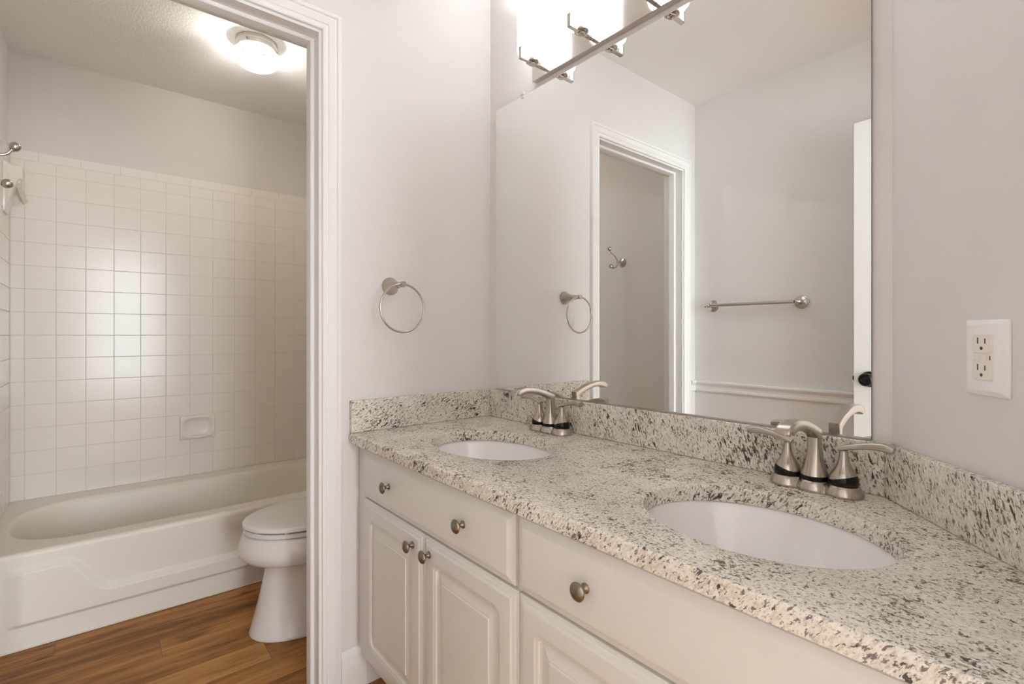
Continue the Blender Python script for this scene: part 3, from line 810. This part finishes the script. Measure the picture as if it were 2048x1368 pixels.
for s in (1, -1):
    bm = new(); q = oc + up*(s*0.0415)
    lathe(bm, q + AN*0.0071, AN, [(0.0030, 0), (0.0030, 0.0008), (0.0, 0.0012)], 16); obj('screw', bm, M['plate'], ou, smooth=30)

# ------------------------------------------------------------------ bathtub
tubo = thing('bathtub', 'white built-in bathtub with an embossed apron beside the toilet', 'bathtub', (-1.32, -0.73, 0))
RIMZ = 0.3425
bm = new(); T0, T1 = SOUTH+0.0015, ENDY-0.0015
BX0, BX1 = FARX+0.0008, TUBX-0.016
L_ = []
L_.append([Vector((x, y, RIMZ-0.03)) for x, y in rrect(BX0, BX1, T0, T1, 0.002, 12)])
L_.append([Vector((x, y, RIMZ)) for x, y in rrect(BX0, BX1, T0, T1, 0.002, 12)])
ix0, ix1, iy0, iy1 = -1.602, -1.018, -1.452, -0.035
for ins, z, r in ((-0.006, RIMZ, 0.245), (0.0, RIMZ-0.001, 0.24), (0.006, RIMZ-0.004, 0.235), (0.011, RIMZ-0.010, 0.23), (0.015, RIMZ-0.022, 0.23), (0.030, 0.20, 0.22), (0.052, 0.11, 0.20), (0.075, 0.075, 0.18), (0.12, 0.058, 0.14), (0.20, 0.055, 0.07)):
    L_.append([Vector((x, y, z)) for x, y in rrect(ix0+ins, ix1-ins, iy0+ins, iy1-ins, r, 12)])
loft(bm, L_, False, True)
obj('basin', bm, M['tub'], tubo, smooth=50)
# apron with its embossed panel
bm = new(); NY, NZ = 300, 130
def smooth(a, b, x):
    t = min(max((x-a)/(b-a), 0), 1); return t*t*(3-2*t)
def ptop(y):                                              # upper edge of the embossed panel
    return 0.165 + (0.294-0.165)*(1-smooth(-1.262, -1.125, y))
rows = []
for i in range(NY+1):
    y = T0 + (T1-T0)*i/NY; row = []
    slope = (ptop(y+0.002)-ptop(y-0.002))/0.004
    for k in range(NZ+1):
        z = (RIMZ-0.016)*k/NZ
        d_top = (ptop(y)-z)/math.sqrt(1+slope*slope)
        cl = lambda v: min(max(v, 0.0), 1.0)
        h = cl(d_top/0.021) * cl((z-0.080)/0.015) * cl((y+1.425)/0.045) * (1-smooth(-0.12, -0.08, y))
        row.append(bm.verts.new((TUBX + 0.0165*h, y, z)))
    for a in range(1, 9):                                 # rolled rim
        q = math.radians(90*a/8)
        row.append(bm.verts.new((TUBX - 0.016*(1-math.cos(q)), y, RIMZ-0.016 + 0.016*math.sin(q))))
    rows.append(row)
for a, b in zip(rows[:-1], rows[1:]):
    for k in range(len(a)-1): bm.faces.new((a[k], b[k], b[k+1], a[k+1]))
ring_back = [[bm.verts.new((TUBX-0.02, y, z)) for z in (0.0, RIMZ-0.002)] for y in (T0, T1)]
bm.faces.new((ring_back[0][0], ring_back[1][0], ring_back[1][1], ring_back[0][1]))
obj('apron', bm, M['tub'], tubo, smooth=50, recalc=False)
bm = new(); lathe(bm, (-1.31, -0.33, 0.056), (0, 0, 1), [(0.026, 0), (0.026, 0.002), (0.018, 0.003), (0.0, 0.0025)], 24); obj('drain', bm, M['satin'], tubo, smooth=40)
bm = new(); box(bm, TUBX, TUBX+0.006, T0+0.01, -0.04, 0.0005, 0.005); obj('caulk_bead', bm, M['tub'], tubo, bevel=0.002)

# ------------------------------------------------------------------ toilet
AX = -0.5000
to = thing('toilet', 'white two-piece toilet with its lid closed beside the bathtub', 'toilet', (AX, -0.40, 0))
def egg(front, back, hw, z, fl=0.24, n=48, e=2.0, xo=0.0):
    """plan section: front half ellipse of length fl, straight sides, rounded back"""
    pts = []; yc = front + fl
    for i in range(n):
        a = math.pi + math.pi*i/(n-1)                     # front half, -x to +x
        ca, sa = math.cos(a), math.sin(a)
        pts.append(Vector((AX+xo + hw*math.copysign(abs(ca)**(2/e), ca), yc + fl*math.copysign(abs(sa)**(2/e), sa), z)))
    r = min(0.05, hw*0.6)
    for i in range(9): 
        a = math.radians(90*i/8); pts.append(Vector((AX + hw-r + r*math.cos(a), back-r + r*math.sin(a), z)))
    for i in range(9):
        a = math.radians(90+90*i/8); pts.append(Vector((AX - hw+r + r*math.cos(a), back-r + r*math.sin(a), z)))
    return pts
bm = new()
S = [(0.0005, -0.740, -0.10, 0.138, 0.20), (0.006, -0.742, -0.10, 0.140, 0.20), (0.014, -0.738, -0.10, 0.136, 0.20), (0.05, -0.729, -0.10, 0.126, 0.20), (0.11, -0.713, -0.10, 0.114, 0.20), (0.17, -0.699, -0.10, 0.106, 0.20), (0.225, -0.688, -0.10, 0.102, 0.20),
     (0.248, -0.687, -0.10, 0.104, 0.20), (0.258, -0.693, -0.10, 0.112, 0.205), (0.264, -0.712, -0.10, 0.130, 0.22), (0.272, -0.738, -0.10, 0.152, 0.23), (0.284, -0.761, -0.10, 0.173, 0.245), (0.300, -0.774, -0.10, 0.186, 0.25), (0.320, -0.778, -0.10, 0.190, 0.25),
     (0.345, -0.773, -0.10, 0.188, 0.25), (0.365, -0.766, -0.09, 0.184, 0.245), (0.377, -0.762, -0.08, 0.182, 0.245), (0.3805, -0.757, -0.08, 0.178, 0.24), (0.3805, -0.690, -0.14, 0.110, 0.18)]
loft(bm, [egg(f, b, w, z, fl) for z, f, b, w, fl in S])
obj('bowl', bm, M['toilet'], to, smooth=60)
bm = new()
loft(bm, [egg(f, b, w, z, fl) for z, f, b, w, fl in ((0.3838, -0.700, -0.22, 0.120, 0.19), (0.3838, -0.754, -0.185, 0.174, 0.24), (0.3855, -0.760, -0.18, 0.1805, 0.24), (0.3970, -0.760, -0.18, 0.1805, 0.24), (0.4000, -0.757, -0.185, 0.1775, 0.24), (0.4000, -0.690, -0.22, 0.110, 0.18))])
obj('seat', bm, M['toilet'], to, smooth=40)
bm = new()
loft(bm, [egg(f, b, w, z, fl) for z, f, b, w, fl in ((0.4062, -0.690, -0.22, 0.110, 0.18), (0.4062, -0.757, -0.185, 0.1785, 0.24), (0.4075, -0.7620, -0.18, 0.1825, 0.24), (0.4165, -0.7620, -0.18, 0.1825, 0.24), (0.4205, -0.758, -0.183, 0.179, 0.238), (0.4225, -0.748, -0.19, 0.169, 0.232), (0.4245, -0.70, -0.22, 0.130, 0.20), (0.4250, -0.62, -0.26, 0.07, 0.14))])
obj('lid', bm, M['toilet'], to, smooth=50)
for nm, args in (('hinge', (AX-0.067, AX-0.043, -0.205, -0.175, 0.3820, 0.4050)), ('hinge', (AX+0.043, AX+0.067, -0.205, -0.175, 0.3820, 0.4050)),
                 ('bumper', (AX-0.14, AX-0.115, -0.655, -0.635, 0.4000, 0.4062)), ('bumper', (AX+0.115, AX+0.14, -0.655, -0.635, 0.4000, 0.4062)), ('bumper', (AX+0.045, AX+0.070, -0.736, -0.722, 0.4000, 0.4062))):
    bm = new(); box(bm, *args); obj(nm, bm, M['toilet'], to, bevel=0.001)
bm = new()
loft(bm, [[Vector((x, y, z)) for x, y in rrect(AX-w, AX+w, -0.17+i, 0.012, 0.03, 6)] for z, w, i in ((0.3830, 0.19, 0.02), (0.40, 0.205, 0.008), (0.55, 0.215, 0.0), (0.735, 0.222, 0.0))])
obj('tank', bm, M['toilet'], to, smooth=40)
bm = new()
loft(bm, [[Vector((x, y, z)) for x, y in rrect(AX-w, AX+w, -0.182+i, 0.018, 0.03, 6)] for z, w, i in ((0.7355, 0.232, 0.0), (0.758, 0.234, -0.002), (0.768, 0.228, 0.004), (0.770, 0.215, 0.012))])
obj('tank_lid', bm, M['toilet'], to, smooth=40)
bm = new(); lathe(bm, (AX-0.15, -0.171, 0.685), (0, -1, 0), [(0.014, 0), (0.014, 0.006), (0.008, 0.012)], 20); box(bm, AX-0.155, AX-0.075, -0.191, -0.182, 0.680, 0.690)
obj('flush_lever', bm, M['satin'], to, bevel=0.001)

# ------------------------------------------------------------------ ceiling light
LX, LYY = -0.930, -0.620
cl = thing('ceiling_light', 'round flush ceiling light with a cut glass bowl in the toilet room', 'light', (LX, LYY, CEIL))
bm = new(); lathe(bm, (LX, LYY, CEIL-0.0006), (0, 0, -1), [(0.082, 0), (0.084, 0.003), (0.084, 0.014), (0.081, 0.018), (0.0785, 0.018), (0.0785, 0.033), (0.076, 0.036), (0.050, 0.036)], 56)
obj('pan', bm, M['lampmetal'], cl, smooth=35)
for a in (200, 320, 80):
    bm = new(); d = Vector((math.cos(math.radians(a)), math.sin(math.radians(a)), 0))
    lathe(bm, Vector((LX, LYY, CEIL-0.0260)) + d*0.0787, d, [(0.004, 0), (0.004, 0.006), (0.002, 0.008), (0.0, 0.008)], 14)
    obj('screw', bm, M['slot'], cl, smooth=40)
bm = new(); lathe(bm, (LX, LYY, CEIL), (0, 0, -1), [(0.075, 0.0365), (0.075, 0.041), (0.084, 0.045), (0.091, 0.053), (0.0930, 0.066), (0.0910, 0.080), (0.084, 0.094), (0.071, 0.105), (0.051, 0.113), (0.026, 0.117), (0.0, 0.118)], 64, False, True)
obj('glass_bowl', bm, M['lampglass'], cl, smooth=60)
bm = new(); lathe(bm, (LX-0.005, LYY, CEIL-0.0368), (0, 0, -1), [(0.016, 0), (0.016, 0.009), (0.013, 0.011)], 20); obj('lamp_socket', bm, M['satin'], cl, smooth=40)
bm = new(); ball(bm, (LX-0.005, LYY, CEIL-0.0780), 0.0205); obj('bulb', bm, M['bulb'], cl, smooth=60)

# ------------------------------------------------------------------ soap dish on the tile
sd = thing('soap_dish', 'bone ceramic soap dish set into the tile above the tub', 'soap dish', (FARX, -0.746, 0.606))
Y0, Y1, SZ0, SZ1 = -0.8305, -0.6615, 0.5400, 0.6720
bm = new(); loops = []
def sl2(ins, d, r): return [Vector((FARX+d, y, z)) for y, z in rrect(Y0+ins, Y1-ins, SZ0+ins, SZ1-ins, r, 8)]
for ins, d, r in ((0, 0.0005, 0.006), (0.001, 0.010, 0.006), (0.004, 0.015, 0.007), (0.008, 0.0165, 0.008)): loops.append(sl2(ins, d, r))
def arch(i, d):                                           # arched recess
    return [Vector((FARX+d, y, z)) for y, z in rrect(Y0+0.015+i, Y1-0.015-i, SZ0+0.020+i*0.6, SZ1-0.014-i, 0.042-i*0.4, 8)]
for i, d in ((0.0, 0.0165), (0.002, 0.0145), (0.010, 0.0060), (0.018, 0.0030), (0.028, 0.0022)): loops.append(arch(i, d))
loft(bm, loops, True, True)
obj('tray', bm, M['tile'], sd, smooth=50)
bm = new()
lp = spline([(FARX+0.016, Y0+0.018, SZ0+0.030), (FARX+0.026, Y0+0.026, SZ0+0.020), (FARX+0.036, Y0+0.060, SZ0+0.017), (FARX+0.033, -0.746, SZ0+0.013), (FARX+0.036, Y1-0.060, SZ0+0.017), (FARX+0.026, Y1-0.026, SZ0+0.020), (FARX+0.016, Y1-0.018, SZ0+0.030)], 8)
tube(bm, lp, 0.0065, 12)
bmv = []
a = [bm.verts.new((p.x-0.001, p.y, p.z)) for p in lp]; b = [bm.verts.new((FARX+0.010, p.y, SZ0+0.024)) for p in lp]
c = [bm.verts.new((p.x-0.004, p.y, p.z-0.006)) for p in lp]; e = [bm.verts.new((FARX+0.010, p.y, SZ0+0.010)) for p in lp]
for i in range(len(lp)-1):
    bm.faces.new((a[i], a[i+1], b[i+1], b[i])); bm.faces.new((c[i], e[i], e[i+1], c[i+1]))
obj('lip', bm, M['tile'], sd, smooth=60)

# ------------------------------------------------------------------ ceramic bar holder at the end of the tub
ch = thing('bar_holder', 'white ceramic bar holder with a square rod in the tub corner', 'bar holder', (-1.55, SOUTH+0.0075, 1.75))
bm = new(); WY = SOUTH + 0.0080; loops = []
for d, hx, z0, z1, r in ((0.0, 0.056, 1.650, 1.868, 0.006), (0.007, 0.056, 1.650, 1.868, 0.012), (0.016, 0.044, 1.690, 1.864, 0.015), (0.030, 0.036, 1.755, 1.861, 0.012), (0.048, 0.034, 1.800, 1.858, 0.008), (0.056, 0.032, 1.803, 1.856, 0.007), (0.058, 0.029, 1.806, 1.853, 0.006)):
    loops.append([Vector((x, WY+d, z)) for x, z in rrect(-1.550-hx, -1.550+hx, z0, z1, r, 5)])
loft(bm, loops); obj('post', bm, M['tile'], ch, smooth=50)
bm = new(); h = 0.0150
loft(bm, [[Vector((x, y+a, z+b)) for a, b in ((h, 0), (0, h), (-h, 0), (0, -h))] for x, y, z in ((FARX+0.0006, WY+0.047, 1.742), (-1.530, WY+0.036, 1.792))])
obj('rod', bm, M['rod'], ch, bevel=0.0012)
